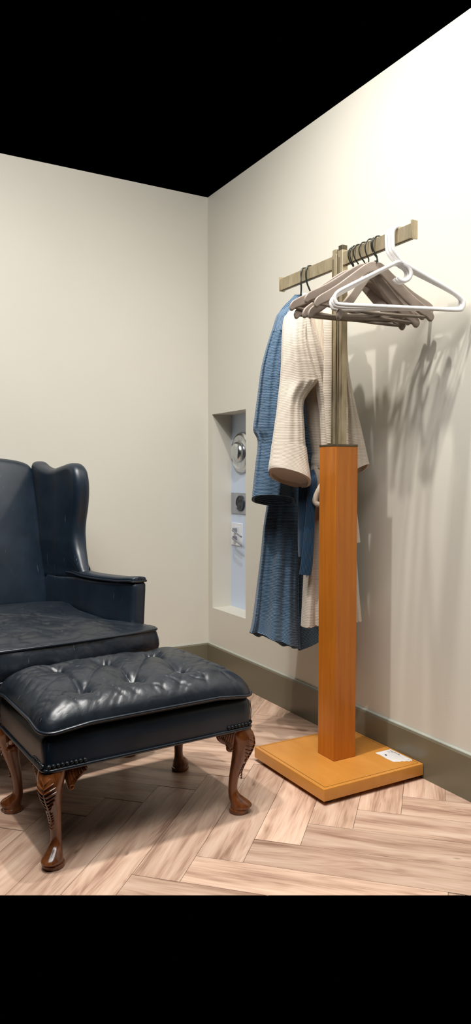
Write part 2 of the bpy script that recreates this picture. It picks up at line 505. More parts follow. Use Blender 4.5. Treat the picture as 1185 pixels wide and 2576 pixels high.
# ------------------------------------------------------------------ recess fittings
RZ = TH
def on_recess(t, z, out): return N*(nb-.006-out)+T*t+Vector((0, 0, z))
c = on_recess(3.462, 1.232, 0)
k = thing('door_knob', 'round brushed steel knob and rosette on the blue-white recess panel', 'knob', c, (0, 0, 0))
mb = MB(); mb.lathe([(.11, 0), (.112, .006), (.108, .014), (.098, .018), (.093, .022), (.086, .016), (.072, .013), (.060, .016), (.055, .02)], c, 64, -N)
obj('rosette', mb, M['steel'], k, world=True)
mb = MB(); mb.lathe([(.056, .018), (.058, .030), (.054, .044), (.046, .052), (.040, .056), (.030, .058), (.018, .059), (.004, .060)], c, 64, -N)
obj('knob', mb, M['steel'], k, world=True)
c = on_recess(3.4985, .951, 0)
k = thing('power_outlet', 'grey metal plate with round black socket below the steel knob', 'outlet', c, (0, 0, TH))
mb = MB(); mb.box((-.003, 0, 0), (.003, .083, .058)); obj('plate', mb, M['plate'], k, bevel=.0015)
mb = MB(); mb.lathe([(.044, 0), (.044, .006), (.041, .009), (.038, .005), (.003, .005)], (-.006, -.026, 0), 40, Vector((-1, 0, 0))); obj('socket', mb, M['black'], k)
mb = MB()
for y, z in ((-.012, .012), (-.036, .014), (-.026, -.020)): mb.box((-.0122, -.0+y, z), (.0006, .003, .008))
obj('slot', mb, M['ink'], k, smooth=False)
for z in (.044, -.044):
    mb = MB(); mb.lathe([(.004, 0), (.004, .001), (.002, .002)], (-.006, .012, z), 12, Vector((-1, 0, 0))); obj('screw', mb, M['steel'], k)
c = on_recess(3.520, .777, 0)
k = thing('network_plate', 'white wall plate with two plugged cables below the grey outlet', 'wall plate', c, (0, 0, TH))
mb = MB(); mb.box((-.003, 0, 0), (.003, .060, .063)); obj('plate', mb, M['white'], k, bevel=.002)
mb = MB(); mb.box((-.0065, -.012, 0), (.001, .028, .045)); obj('insert', mb, M['white'], k, bevel=.0008)
for z in (.025, -.020):
    mb = MB(); mb.box((-.018, .0, z), (.011, .009, .011)); p = obj('plug', mb, M['grey'], k, bevel=.003)
    mb = MB(); mb.tube(cr([(-.026, 0, z), (-.04, -.015, z), (-.045, -.05, z-.008), (-.045, -.12, z-.03)], 6), .0045, 10); obj('cable', mb, M['grey'], p)

# ------------------------------------------------------------------ cabriole legs
def leg_mb(h, dx, dy, knee=1.0):
    """leg from z=h down to 0; outward diagonal (dx,dy)"""
    d = Vector((dx, dy, 0)).normalized(); e = Vector((-d.y, d.x, 0))
    # z fraction, offset along d, radius along d, radius across
    S = [(1.02, .004, .040, .040), (.96, .010, .040, .040), (.90, .017, .040, .039), (.82, .022, .036, .035), (.72, .019, .029, .029),
         (.60, .010, .0225, .0235), (.48, .001, .0185, .0195), (.36, -.006, .0155, .0165), (.26, -.008, .0150, .0155), (.20, -.004, .0185, .0175),
         (.155, .006, .0265, .0225), (.115, .016, .0335, .027), (.085, .020, .0355, .0295), (.062, .017, .033, .0295), (.052, .013, .0295, .0285),
         (.048, .012, .0315, .0315), (.030, .012, .0325, .0325), (.012, .012, .0315, .0315), (0, .012, .029, .029)]
    S = cr(S[:14], 4)+S[14:]
    rs = []
    for f, o_, ra, rb in S:
        z = f*h; ring = []
        for k in range(28):
            a = 2*PI*k/28; ca, sa = math.cos(a), math.sin(a)
            ra_ = ra*(1.0 + (.10*math.cos(2*a) if f < .5 else .0))
            # keel along the outer knee
            kk = .006*math.exp(-((f-.78)/.18)**2)*max(0, ca)**6
            ring.append(d*(o_+ra*ca+kk)+e*(rb*sa)+Vector((0, 0, z)))
        rs.append(ring)
    mb = MB(); mb.rings(rs); return mb
def knee_leaf(h, dx, dy):
    """acanthus leaf carved on the knee: a raised leaf with ribs"""
    d = Vector((dx, dy, 0)).normalized(); e = Vector((-d.y, d.x, 0)); mb = MB()
    def surf(f, s, lift):  # f height fraction, s sideways angle
        S = [(.96, .010, .040, .040), (.90, .017, .040, .039), (.82, .022, .036, .035), (.72, .019, .029, .029), (.60, .010, .0225, .0235), (.48, .001, .0185, .0195)]
        for i in range(len(S)-1):
            if S[i][0] >= f >= S[i+1][0]:
                t = (S[i][0]-f)/(S[i][0]-S[i+1][0]); q = [S[i][j]+(S[i+1][j]-S[i][j])*t for j in range(4)]; break
        else: q = S[-1] if f < .5 else S[0]
        kk = .006*math.exp(-((f-.78)/.18)**2)*max(0, math.cos(s))**6
        return d*(q[1]+(q[2]+lift+kk)*math.cos(s))+e*((q[3]+lift)*math.sin(s))+Vector((0, 0, f*h))
    for side in (-1, 1):
        for k in range(8):
            f = .95-.045*k; wd = .95*math.sin(PI*(k+1.2)/9.5)
            pts = [surf(f-.055*(1-j/5), side*wd*j/5, .0016) for j in range(6)]
            mb.tube(pts, [.0018, .0023, .0026, .0026, .0022, .0012], 6)
    mb.tube([surf(.93-.5*j/14, 0, .002) for j in range(15)], .0022, 6)
    for k in range(6):
        f = .56-.03*k
        for side in (-1, 1): mb.tube([surf(f-.02, 0, .001), surf(f, side*.35, .0012)], .0018, 6)
    return mb
def bracket_mb(h, ux, uy, cx, cy):
    """scrolled ear beside the knee, running along the rail direction (ux,uy)"""
    P = [(.0, 0), (.012, -.062), (.022, -.068), (.030, -.062), (.030, -.050), (.026, -.044), (.040, -.040), (.056, -.030), (.066, -.018), (.068, -.006), (.062, .001), (.0, .001)]
    P = [tuple(p) for p in cr(P, 5, True)]
    n = Vector((-uy, ux, 0)); u = Vector((ux, uy, 0))
    return slab(P, .022, .008, lambda a, b, c: Vector((cx, cy, h))+u*a+Vector((0, 0, b))+n*c, .005), u, n
def bracket_ribs(h, ux, uy, cx, cy, side):
    u = Vector((ux, uy, 0)); n = Vector((-uy, ux, 0))*side; mb = MB(); c = Vector((cx, cy, h))
    for k in range(5):
        mb.tube([c+u*(.012+k*.009)+n*.0115+Vector((0, 0, -.006-.001*k)), c+u*(.019+k*.0085)+n*.012+Vector((0, 0, -.036+.004*k))], .0016, 6)
    mb.tube([c+u*(.060+.006*math.cos(a))+n*.0115+Vector((0, 0, -.010+.006*math.sin(a))) for a in [k*PI/5 for k in range(10)]], .0016, 6)
    mb.tube([c+u*(.021+.006*math.cos(a))+n*.0115+Vector((0, 0, -.057+.006*math.sin(a))) for a in [k*PI/5 for k in range(10)]], .0018, 6)
    return mb

# ------------------------------------------------------------------ ottoman
OW, OD, OH = .687, .47, .283
aO = math.radians(32.52)
U = Vector((math.cos(aO), math.sin(aO), 0)); V = Vector((-U.y, U.x, 0))
FL = Vector((-.5249, 1.9605, 0))
OC = FL+U*OW/2+V*OD/2
ott = thing('ottoman', 'navy leather ottoman with buttoned cushion on carved cabriole legs', 'ottoman', OC, (0, 0, aO))
P = rrect(-OW/2, OW/2, -OD/2, OD/2, .022)
prof = [(.05, OH+.004), (.006, OH), (0, OH+.006), (-.002, OH+.05), (-.001, OH+.075), (.003, OH+.090), (.012, OH+.098), (.03, OH+.100)]
mb = cushion(P, prof, lambda s, x, y: OH+.118, step=.012, nring=3)
obj('upholstered_frame', mb, M['leather_flat'], ott)
Pp = [(p[0]*1.0, p[1]) for p in resample(rrect(-OW/2-.002, OW/2+.002, -OD/2-.002, OD/2+.002, .024), .012)]
mb = MB(); mb.tube([(x, y, OH+.004) for x, y in Pp], .0055, 10, True)
obj('welt', mb, M['piping'], ott)
for sx in (-1, 1):   # vertical corner seams
    mb = MB(); cxx, cyy = sx*(OW/2-.0055), -OD/2+.0055
    mb.tube([(cxx+sx*.0015, cyy-.0015, OH+.01), (cxx+sx*.0025, cyy-.0025, OH+.06), (cxx, cyy, OH+.09)], .0016, 6)
    obj('corner_seam', mb, M['piping'], ott)
# buttoned cushion
buttons = [(.15, .10), (.318, .112), (.49, .122), (.16, .35), (.318, .335), (.492, .36)]
buttons = [(bx-OW/2, by-OD/2) for bx, by in buttons]
creases = [(0, 3, 1.1), (1, 4, 1.1), (2, 5, 1.1), (0, 4, .5), (1, 5, .6), (1, 3, .12), (2, 4, .15)]
def seg_d(p, a, b):
    ab = (b[0]-a[0], b[1]-a[1]); l2 = ab[0]**2+ab[1]**2
    t = max(0, min(1, ((p[0]-a[0])*ab[0]+(p[1]-a[1])*ab[1])/l2))
    return math.hypot(p[0]-a[0]-ab[0]*t, p[1]-a[1]-ab[1]*t), t
ZS = .408
def otop(s, x, y):
    dome = (1-max(0, s)**4.2)
    z = ZS+.008+.082*dome**.62
    dz = 0
    for i, (bx, by) in enumerate(buttons):
        dx, dy = x-bx, y-by; r = math.hypot(dx, dy); an = math.atan2(dy, dx)
        wav = 1+.35*math.sin(an*5+i*1.7)
        dz -= .017*math.exp(-(r/.026)**1.3)*wav+.013*math.exp(-(r/.07)**2)
    for i, j, wgt in creases:
        # fold bows a little sideways
        a, b = buttons[i], buttons[j]; d, t = seg_d((x, y), a, b)
        dz -= wgt*(.013*math.exp(-(d/.008)**1.5)+.010*math.exp(-(d/.03)**2))*(1-.3*math.sin(PI*t))
    # pleats running from the front and back buttons to the edges
    for i, (bx, by) in enumerate(buttons):
        sgn = -1 if i < 3 else 1
        for q in (-.5, .25):
            a = (bx, by); b = (bx+q*.10, by+sgn*.085)
            d, t = seg_d((x, y), a, b); dz -= .006*math.exp(-(d/.009)**2)*(1-t)
    for i, sgx in ((0, -1), (3, -1), (2, 1), (5, 1)):
        a = buttons[i]; b = (a[0]+sgx*.10, a[1]+.02*(1 if i > 2 else -1))
        d, t = seg_d((x, y), a, b); dz -= .004*math.exp(-(d/.010)**2)*(1-t)
    edge = .25+.75*min(1, max(0, (s-.45)/.4))
    for q, (ca, sa_) in enumerate(((.8, .6), (.75, -.66))):
        nv = noise.noise(Vector(((x*ca+y*sa_)*26, (y*ca-x*sa_)*9, .3+q*7)))
        dz -= .0040*edge*math.exp(-(abs(nv)/.09)**1.2)
    dz += .003*edge*noise.noise(Vector((x*22, y*22, 2)))
    return z+dz*(1-s**14)
def sag(x, y):
    f = max(0, abs(x)/(OW/2)-.62)*max(0, abs(y)/(OD/2)-.55)/(.38*.45)
    return -.013*min(1.1, f)
P = rrect(-OW/2-.008, OW/2+.004, -OD/2-.012, OD/2+.01, .045)
prof = [(.09, ZS-.012), (.03, ZS-.017), (.008, ZS-.013), (.001, ZS-.004), (0, ZS), (.0, ZS+.004), (.001, ZS+.008)]
mb = cushion(P, prof, otop, fmap=lambda x, y, z: (x, y, z+sag(x, y)), step=.0065, nring=70)
cu = obj('buttoned_cushion', mb, M['leather'], ott, angle=70)
mb = MB(); mb.tube([(x, y, ZS+sag(x, y)) for x, y in resample(rrect(-OW/2-.011, OW/2+.007, -OD/2-.015, OD/2+.013, .047), .01)], .0048, 10, True)
obj('piping', mb, M['piping'], cu)
for bx, by in buttons:
    z = otop(max(abs(bx)/(OW/2), abs(by)/(OD/2)), bx, by)
    mb = MB(); mb.lathe([(.009, -.006), (.0095, 0), (.008, .003), (.004, .0045), (.001, .005)], (bx, by, z+.004), 18)
    obj('button', mb, M['piping'], cu)
for sx in (-1, 1):
    for sy in (-1, 1):
        cx, cy = sx*(OW/2-.040), sy*(OD/2-.040)
        base = Vector((cx, cy, 0))
        mb = leg_mb(OH+.004, sx, sy); mb.v = [p+base for p in mb.v]
        lg = obj('leg', mb, M['walnut'], ott)
        mb = knee_leaf(OH, sx, sy); mb.v = [p+base for p in mb.v]
        obj('carved_leaf', mb, M['walnut'], lg)
        for ux, uy, bx, by in ((-sx, 0, cx-sx*.018, cy+sy*.026), (0, -sy, cx+sx*.026, cy-sy*.018)):
            mb, u, n = bracket_mb(OH, ux, uy, bx, by)
            br = obj('bracket', mb, M['walnut'], ott)
            outw = Vector((0, sy, 0)) if ux else Vector((sx, 0, 0))
            side = 1 if Vector((-uy, ux, 0)).dot(outw) > 0 else -1
            obj('carved_scroll', bracket_ribs(OH, ux, uy, bx, by, side), M['walnut'], br)
def nails(sx, nfront, nside):
    mbs = []
    for k in range(nfront): mbs.append(((sx*(OW/2-.012-k*.0130), -OD/2-.001, OH+.0165), Vector((0, -1, 0))))
    for k in range(nside): mbs.append(((sx*(OW/2+.001), -OD/2+.012+k*.0130, OH+.0165), Vector((sx, 0, 0))))
    for c_, ax in mbs:
        mb = MB(); mb.lathe([(.0064, -.001), (.0063, .0016), (.0050, .0042), (.0025, .0056), (.0005, .006)], c_, 16, ax)
        obj('nail_head', mb, M['nail'], ott)
nails(-1, 9, 7); nails(1, 7, 6)

# ------------------------------------------------------------------ wing chair
aC = math.radians(36)
C0 = Vector((-.601, 2.568, 0))
chair = thing('wing_chair', 'navy leather wingback armchair behind the ottoman, worn and scratched', 'armchair', C0, (0, 0, aC))
# base frame
mb = MB(); P = rrect(-.325, .325, .06, .86, .04)
mb = cushion(P, [(.05, .262), (.004, .262), (0, .27), (0, .39), (.01, .40)], lambda s, x, y: .40, nring=2, step=.02)
obj('seat_frame', mb, M['leather_flat'], chair)
# T-shaped seat cushion
P = [(-.335, -.02), (-.15, -.035), (.15, -.035), (.335, -.02), (.362, 0), (.366, .03), (.355, .062), (.31, .075), (.285, .095), (.275, .15), (.268, .5), (.262, .80), (-.262, .80), (-.268, .5), (-.275, .15), (-.285, .095), (-.31, .075), (-.355, .062), (-.366, .03), (-.362, 0)]
P = [tuple(p) for p in cr(P, 4, True)]
def stop_(s, x, y):
    z = .519+.032*(1-s**2.5)
    z += .006*noise.noise(Vector((x*9, y*9, 5)))
    for (bx, by) in ((-.1, .36), (.12, .40)):
        z -= .010*math.exp(-(((x-bx)/.07)**2+((y-by)/.06)**2))
    for q, (ca, sa_) in enumerate(((.8, .6), (.7, -.7), (.1, 1))):
        nv = noise.noise(Vector(((x*ca+y*sa_)*20, (y*ca-x*sa_)*7, 3.3+q*7)))
        z -= .0028*math.exp(-(abs(nv)/.08)**1.2)*min(1, (1-s)*14)
    return z
def sdisp(x, y, z, n):
    k = .006*noise.noise(Vector((x*14, y*14, z*22)))-.004*math.exp(-(abs(noise.noise(Vector((x*18+z*20, y*18, z*9))))/.09)**1.2)+.005*math.sin((z-.405)/.11*PI)
    return (x+n[0]*k, y+n[1]*k, z)
prof = [(.08, .40), (.02, .402), (.004, .408), (0, .416), (-.004, .435), (-.006, .455), (-.006, .475), (-.003, .495), (0, .508), (.002, .515), (.006, .519)]
mb = cushion(P, prof, stop_, step=.010, nring=40, disp=sdisp)
sc = obj('seat_cushion', mb, M['leather'], chair, angle=70)
for z, r_ in ((.514, .0055), (.408, .0055)):
    Pr = resample(P, .014)
    mb = MB(); mb.tube([(x, y, z) for x, y in Pr], r_, 10, True); obj('piping', mb, M['piping'], sc)
# back panel
def bmap(x, h, c):   # h height along the back, c outwards to the front
    y = .865+(h-.44)*.20
    return Vector((x, y-c, h))
P = [(-.17, .415), (.17, .415), (.255, .428), (.283, .47), (.288, .70), (.280, .95), (.270, 1.09), (.258, 1.145), (.225, 1.168), (.16, 1.182), (.06, 1.190), (-.06, 1.190), (-.16, 1.182), (-.225, 1.168), (-.258, 1.145), (-.270, 1.09), (-.280, .95), (-.288, .70), (-.283, .47), (-.255, .428)]
P = [tuple(p) for p in cr(P, 4, True)]
prof = [(.06, -.085), (.012, -.085), (.002, -.07), (0, -.055), (.001, -.03), (.006, -.012), (.014, -.003), (.024, .001)]
def btop(s, x, h):
    return .001+.030*(1-s**2.2)+.004*noise.noise(Vector((x*5, h*5, 0)))
mb = cushion(P, prof, btop, fmap=bmap, step=.014, nring=26)
obj('backrest', mb, M['leather_flat'], chair, angle=70)
# sides: wings and arms
def sx_of(y):      # plan line of the side
    return [.335, .332, .322, .310, .300, .290][min(5, int(max(0, (y-.09))/.16))]
def side_x(y):
    pts = [(.05, .342), (.20, .330), (.40, .322), (.55, .330), (.65, .338), (.80, .318), (.95, .292), (1.1, .285)]
    for i in range(len(pts)-1):
        if y <= pts[i+1][0]:
            t = max(0, (y-pts[i][0])/(pts[i+1][0]-pts[i][0])); t = t*t*(3-2*t)
            return pts[i][1]+(pts[i+1][1]-pts[i][1])*t
    return pts[-1][1]
wing = [(.565, .662), (.580, .695), (.606, .727), (.640, .775), (.658, .84), (.652, .90), (.632, .96), (.614, 1.03), (.612, 1.085), (.628, 1.130), (.662, 1.156), (.70, 1.160), (.77, 1.147), (.86, 1.136), (.93, 1.152), (.985, 1.172), (1.02, 1.165), (1.035, 1.10), (1.01, .95), (.96, .72), (.93, .62), (.70, .63)]
wing = [tuple(p) for p in cr(wing, 5, True)]
arm = [(.092, .30), (.090, .45), (.091, .60), (.092, .665), (.100, .682), (.13, .688), (.22, .680), (.34, .668), (.46, .660), (.60, .652), (.80, .640), (.90, .630), (.93, .45), (.92, .30)]
arm = [tuple(p) for p in cr(arm, 5, True)]
for s in (-1, 1):
    mb = slab(wing, .078, .030, lambda a, b, c: Vector((s*(side_x(a)+c*(.72+.28*min(1, max(0, (b-.68)/.12)))+(.010*math.sin(PI*min(1, max(0, (b-.7)/.45))))), a, b)), .013, (.80, .78), .006)
    obj('wing', mb, M['leather_flat'], chair, angle=70)
    mb = slab(arm, .064, .018, lambda a, b, c: Vector((s*(side_x(a)+c-.004+.012*max(0, (b-.5)/.2)), a, b)), .013, (.5, .47), .001)
    ar = obj('arm', mb, M['leather_flat'], chair, angle=70)
    # flat padded arm cap with welt
    capo = []
    for y, wi, wo in ((.092, .020, .024), (.096, .028, .030), (.12, .032, .033), (.28, .034, .035), (.40, .034, .036), (.50, .034, .036), (.62, .034, .036), (.72, .03, .036)):
        capo.append((y, wi, wo))
    capo = cr(capo, 4)
    def zt(y): return .688-.02*max(0, min(1, (y-.13)/.4))+.006*math.exp(-((y-.11)/.06)**2)
    rs = []
    for y, wi, wo in capo:
        xm = side_x(y)+.004; z = zt(y); ring = []
        for k in range(16):
            a = 2*PI*k/16; ca, sa = math.cos(a), math.sin(a)
            hx = wo if ca > 0 else wi
            ring.append(Vector((s*(xm+hx*abs(ca)**.6*(1 if ca > 0 else -1)), y, z+.011*abs(sa)**.7*(1 if sa > 0 else -1))))
        rs.append(ring)
    mb = MB(); mb.rings(rs); cap = obj('arm_cap', mb, M['leather_flat'], ar, angle=60)
    mb = MB()
    inner = [(s*(side_x(y)+.004-wi-.001), y, zt(y)-.006) for y, wi, wo in capo]
    outer = [(s*(side_x(y)+.004+wo+.001), y, zt(y)-.006) for y, wi, wo in capo]
    mb.tube(outer[::-1]+inner, .0042, 8)
    obj('piping', mb, M['piping'], ar)
for sx in (-1, 1):
    for sy, yy in ((-1, .115), (1, .82)):
        mb = leg_mb(.268, sx, sy); mb.v = [p+Vector((sx*.285, yy, 0)) for p in mb.v]
        lg = obj('leg', mb, M['walnut'], chair)
# lint caught on the right front foot
mb = MB(); rr = random.Random(3)
for k in range(34):
    a = rr.uniform(0, 2*PI); c_ = Vector((.297+.033*math.cos(a), .103+.033*math.sin(a), .012+rr.uniform(0, .03)))
    pts = [c_+Vector((rr.uniform(-.006, .006)*j, rr.uniform(-.006, .006)*j, rr.uniform(-.004, .005)*j)) for j in range(3)]
    mb.tube(pts, .0003, 4)
obj('lint', mb, M['dust'], lg if False else [o for o in chair.children if o.name.startswith('leg')][2], kind='stuff')

# ------------------------------------------------------------------ garment rack
RC = Vector((.3787, 2.6805, 0))
rack = thing('garment_rack', 'valet garment rack with honey wood post, square wood base and brass crossbar', 'garment rack', RC, (0, 0, TH))
HB, ZB0, ZB1 = .2245, .014, .0575
mb = MB()
P = rrect(-HB, HB, -HB, HB, .004, 3)
rs = []
for ins, z in [(.003, ZB0), (0, ZB0+.002), (0, ZB1-.005), (.0012, ZB1-.0015), (.005, ZB1), (.0125, ZB1), (.0130, ZB1-.002), (.0155, ZB1-.002), (.016, ZB1), (.08, ZB1)]:
    nn = normals2(P); rs.append([Vector((p[0]-n_[0]*ins if abs(ins) < .004 else max(-HB+ins, min(HB-ins, p[0])), p[1]-n_[1]*ins if abs(ins) < .004 else max(-HB+ins, min(HB-ins, p[1])), z)) for p, n_ in zip(P, nn)])
mb.rings(rs); bs = obj('base_board', mb, M['honey'], rack, angle=25)
# dark groove line routed round the top
mb = MB(); g = HB-.0142
for a, b in (((-g, -g), (g, -g)), ((g, -g), (g, g)), ((g, g), (-g, g)), ((-g, g), (-g, -g))):
    c_ = ((a[0]+b[0])/2, (a[1]+b[1])/2, ZB1-.0018); mb.box(c_, (abs(a[0]-b[0])/2+.0012, abs(a[1]-b[1])/2+.0012, .0005))
obj('groove', mb, M['brassdark'], bs, smooth=False)
for sx in (-1, 1):
    for sy in (-1, 1):
        mb = MB(); mb.lathe([(.022, 0), (.022, .014)], (sx*.185, sy*.185, 0), 20); obj('foot', mb, M['black'], rack)
PW = .05
mb = MB(); mb.box((0, 0, (ZB1+1.208)/2), (PW, PW, (1.208-ZB1)/2)); post = obj('post', mb, M['orange'], rack, bevel=.0022)
mb = MB(); mb.box((0, 0, 1.212), (PW+.0005, PW+.0005, .004)); obj('post_cap', mb, M['brassdark'], rack, bevel=.001)
BT, BH = 1.903, .046
for k, y0, top in ((0, .0175, 1.918), (1, -.0175, 1.925)):
    mb = MB(); mb.box((0, y0, (1.216+top-.012)/2), (.0125, .0135, (top-.012-1.216)/2)); p = obj('pole', mb, M['brass'], rack, bevel=.0012)
    mb = MB(); mb.box((-.0132, y0+.0055*(1 if k == 0 else 1), (1.216+1.89)/2), (.0008, .0012, (1.89-1.216)/2)); obj('slot', mb, M['brassdark'], p, smooth=False)
    mb = MB(); mb.box((0, y0, top-.006), (.0115, .0115, .012)); obj('pole_cap', mb, M['brassdark'] if k else M['brass'], p, bevel=.0012)
mb = MB(); mb.box((0, 0, 1.56), (.006, .006, .34)); obj('inner_rod', mb, M['brassdark'], rack)
for sy in (1, -1):
    mb = MB(); mb.box((0, sy*(.031+.378)/2, BT-BH/2), (.0105, (.378-.031)/2, BH/2)); cb = obj('crossbar', mb, M['brass'], rack, bevel=.0012)
    mb = MB(); mb.box((0, sy*(.031+.378)/2, BT-BH-.0008), (.005, (.378-.045)/2, .0012)); obj('channel', mb, M['brassdark'], cb, smooth=False)
    mb = MB(); mb.box((0, sy*.381, BT-BH/2+.003), (.0125, .003, BH/2+.006)); obj('end_plate', mb, M['brass'], cb, bevel=.0008)
# half-torn sticker
st = [(.138, -.060), (.212, -.060), (.212, -.176), (.204, -.186), (.198, -.180), (.192, -.186), (.186, -.176), (.178, -.178), (.168, -.168), (.160, -.172), (.152, -.166), (.138, -.160), (.136, -.12), (.140, -.085), (.136, -.07)]
mb = MB()
mb.rings([[Vector((x, y, ZB1)) for x, y in st], [Vector((x, y, ZB1+.0006)) for x, y in st]])
stk = obj('sticker', mb, M['paper'], rack, smooth=False, label='torn white paper sticker')
rr = random.Random(11)
def mark(x, y, hx, hy, rot=0):
    mb = MB(); mb.box((x, y, ZB1+.0007), (hx, hy, .0001), Matrix.Rotation(rot, 3, 'Z')); obj('printed_mark', mb, M['ink'], stk, smooth=False)
for row, n_ in ((.203, 9), (.194, 5), (.186, 3)):
    yy = -.070
    for k in range(n_):
        hw = rr.uniform(.0012, .0026); mark(row-.001*rr.random(), yy-hw, .0024 if n_ > 5 else .0013, hw); yy -= 2*hw+.0022
mark(.158, -.094, .004, .0032, .6); mark(.155, -.101, .003, .0025); mark(.203, -.168, .003, .001, .6)

def bar_pt(s, z=BT): return RC+T*s+Vector((0, 0, z))

# ------------------------------------------------------------------ wooden hangers
def shoulder_mb():
    top = [(0, -.078), (.018, -.080), (.036, -.090), (.060, -.110), (.095, -.141), (.130, -.172), (.165, -.199), (.190, -.217), (.206, -.232), (.2125, -.248)]
    bot = [(.208, -.262), (.198, -.262), (.188, -.252), (.160, -.235), (.125, -.210), (.090, -.180), (.050, -.145), (.022, -.121), (0, -.112)]
    half = cr(top, 4)+cr(bot, 4)
    P = [tuple(p) for p in half]+[(-p[0], p[1]) for p in half[::-1][1:-1]]
    def fm(a, b, c):
        f = abs(a)/.21
        return Vector((a, c*(1+.35*f**3)-.030*f**2+.012, b))      # contoured: arms sweep forward
    return slab(P, .0125, .0045, fm, .006)
def hook_mb():
    path = [(.013, -.014), (.0165, -.004), (.012, .0035), (.002, .0075), (-.010, .0045), (-.018, -.006), (-.0205, -.020), (-.0180, -.034), (-.011, -.048), (-.003, -.058), (0, -.066), (0, -.084)]
    mb = MB(); mb.tube([Vector((a, 0, b-.0028)) for a, b in cr(path, 5)], .0024, 10); return mb
def bar_mb():
    pts = []
    for k in range(21):
        x = -.187+.374*k/20; f = abs(x)/.21
        pts.append(Vector((x, -.030*f**2+.012, -.2475-.002*math.sin(PI*k/20))))
    mb = MB(); mb.tube(pts, .0056, 12); return mb
def pin_mb():
    mb = MB(); mb.lathe([(.006, -.008), (.006, -.002), (.0035, 0)], (0, .012, -.074), 14); return mb
hk = [(-.081, 7, 743, 797), (-.094, 8, 731, 778), (-.108, 12, 768, 795), (-.138, 9, 776, 796), (-.176, 13, 791, 760), (-.194, 28, 808, 798), (-.212, 9.5, 804, 769)]
labels = ['greige wooden hanger nearest the post, its low left end just under the leftmost one',
          'greige wooden hanger whose pale left end reaches farthest left beside the blue collar',
          'greige wooden hanger third from the post, left end low in a touching pair',
          'greige wooden hanger fourth from the post, right one of a touching low pair',
          'greige wooden hanger with the highest pale left end, above the low pair',
          'greige wooden hanger second from the white ones, left end lowest beside the post',
          'frontmost greige wooden hanger, broad arched shoulders just behind the white plastic hangers']
proto = None
for i, (s, deg, px, py) in enumerate(hk):
    an = math.radians(deg)
    c_ = bar_pt(s, BT+.0025)
    e = Vector((c_.x-.212*math.cos(an), c_.y-.212*math.sin(an), 0))
    ztar = at(px, py, e.y).z; want = (c_.z-.252)
    roll = max(-.16, min(.16, (ztar-want)/.212))
    if proto is None:
        proto = thing('wooden_hanger', labels[i], 'hanger', c_, (0, roll, an), 'wooden hangers on the right half of the crossbar')
        h1 = obj('hook', hook_mb(), M['hook'], proto)
        h2 = obj('shoulders', shoulder_mb(), M['hanger'], proto, angle=50)
        h3 = obj('trouser_bar', bar_mb(), M['hangerbar'], proto)
        h4 = obj('collar_pin', pin_mb(), M['hook'], h2)
    else:
        r = proto.copy(); COL.objects.link(r); r['label'] = labels[i]; r.location = c_; r.rotation_euler = (0, roll, an)
        for ch in list(proto.children):
            cc = ch.copy(); COL.objects.link(cc); cc.parent = r
            for g_ in ch.children:
                dd = g_.copy(); COL.objects.link(dd); dd.parent = cc

# ------------------------------------------------------------------ white plastic hangers
def plastic_frame():
    P = [(0, -.100), (-.03, -.112), (-.10, -.147), (-.17, -.183), (-.200, -.200), (-.211, -.215), (-.208, -.232), (-.192, -.240), (-.10, -.243), (0, -.246), (.10, -.249), (.192, -.252), (.208, -.244), (.212, -.228), (.202, -.212), (.17, -.190), (.10, -.151), (.03, -.114)]
    pts = [Vector((a*1.015, 0, b)) for a, b in cr(P, 5, True)]
    mb = MB(); mb.tube(pts, .0066, 12, True, flat=(Vector((0, 1, 0)), .75)); return mb
def plastic_hook():
    path = [(.024, -.030), (.0275, -.012), (.023, .004), (.010, .0125), (-.004, .0125), (-.017, .007), (-.0235, -.006), (-.024, -.030), (-.023, -.055), (-.016, -.072), (-.002, -.090), (.004, -.100)]
    mb = MB(); mb.tube([Vector((a, 0, b)) for a, b in cr(path, 5)], .0062, 12, flat=(Vector((0, 1, 0)), .9)); return mb
def plastic_curl():
    path = [(.012, -.106), (.030, -.118), (.037, -.135), (.032, -.152), (.018, -.161), (.002, -.158), (-.006, -.148)]
    mb = MB(); mb.tube([Vector((a, 0, b)) for a, b in cr(path, 5)], .0062, 12, flat=(Vector((0, 1, 0)), .75)); return mb
wl = ['white plastic hanger nearest the end of the crossbar, in front of the other white ones',
      'white plastic hanger between two other white ones on the crossbar',
      'white plastic hanger at the back of the nested white trio']
wp = None
for i, (s, an, ro) in enumerate(((-.318, 4, .0), (-.302, 3, -.022), (-.286, 1.5, -.042))):
    c_ = bar_pt(s, BT-.005)
    if wp is None:
        wp = thing('plastic_hanger', wl[i], 'hanger', c_, (0, ro, math.radians(an)), 'nested white plastic hangers')
        obj('frame', plastic_frame(), M['plastic'], wp); obj('hook', plastic_hook(), M['plastic'], wp); obj('strap_curl', plastic_curl(), M['plastic'], wp)
    else:
        r = wp.copy(); COL.objects.link(r); r['label'] = wl[i]; r.location = c_; r.rotation_euler = (0, ro, math.radians(an))
        for ch in list(wp.children):
            cc = ch.copy(); COL.objects.link(cc); cc.parent = r

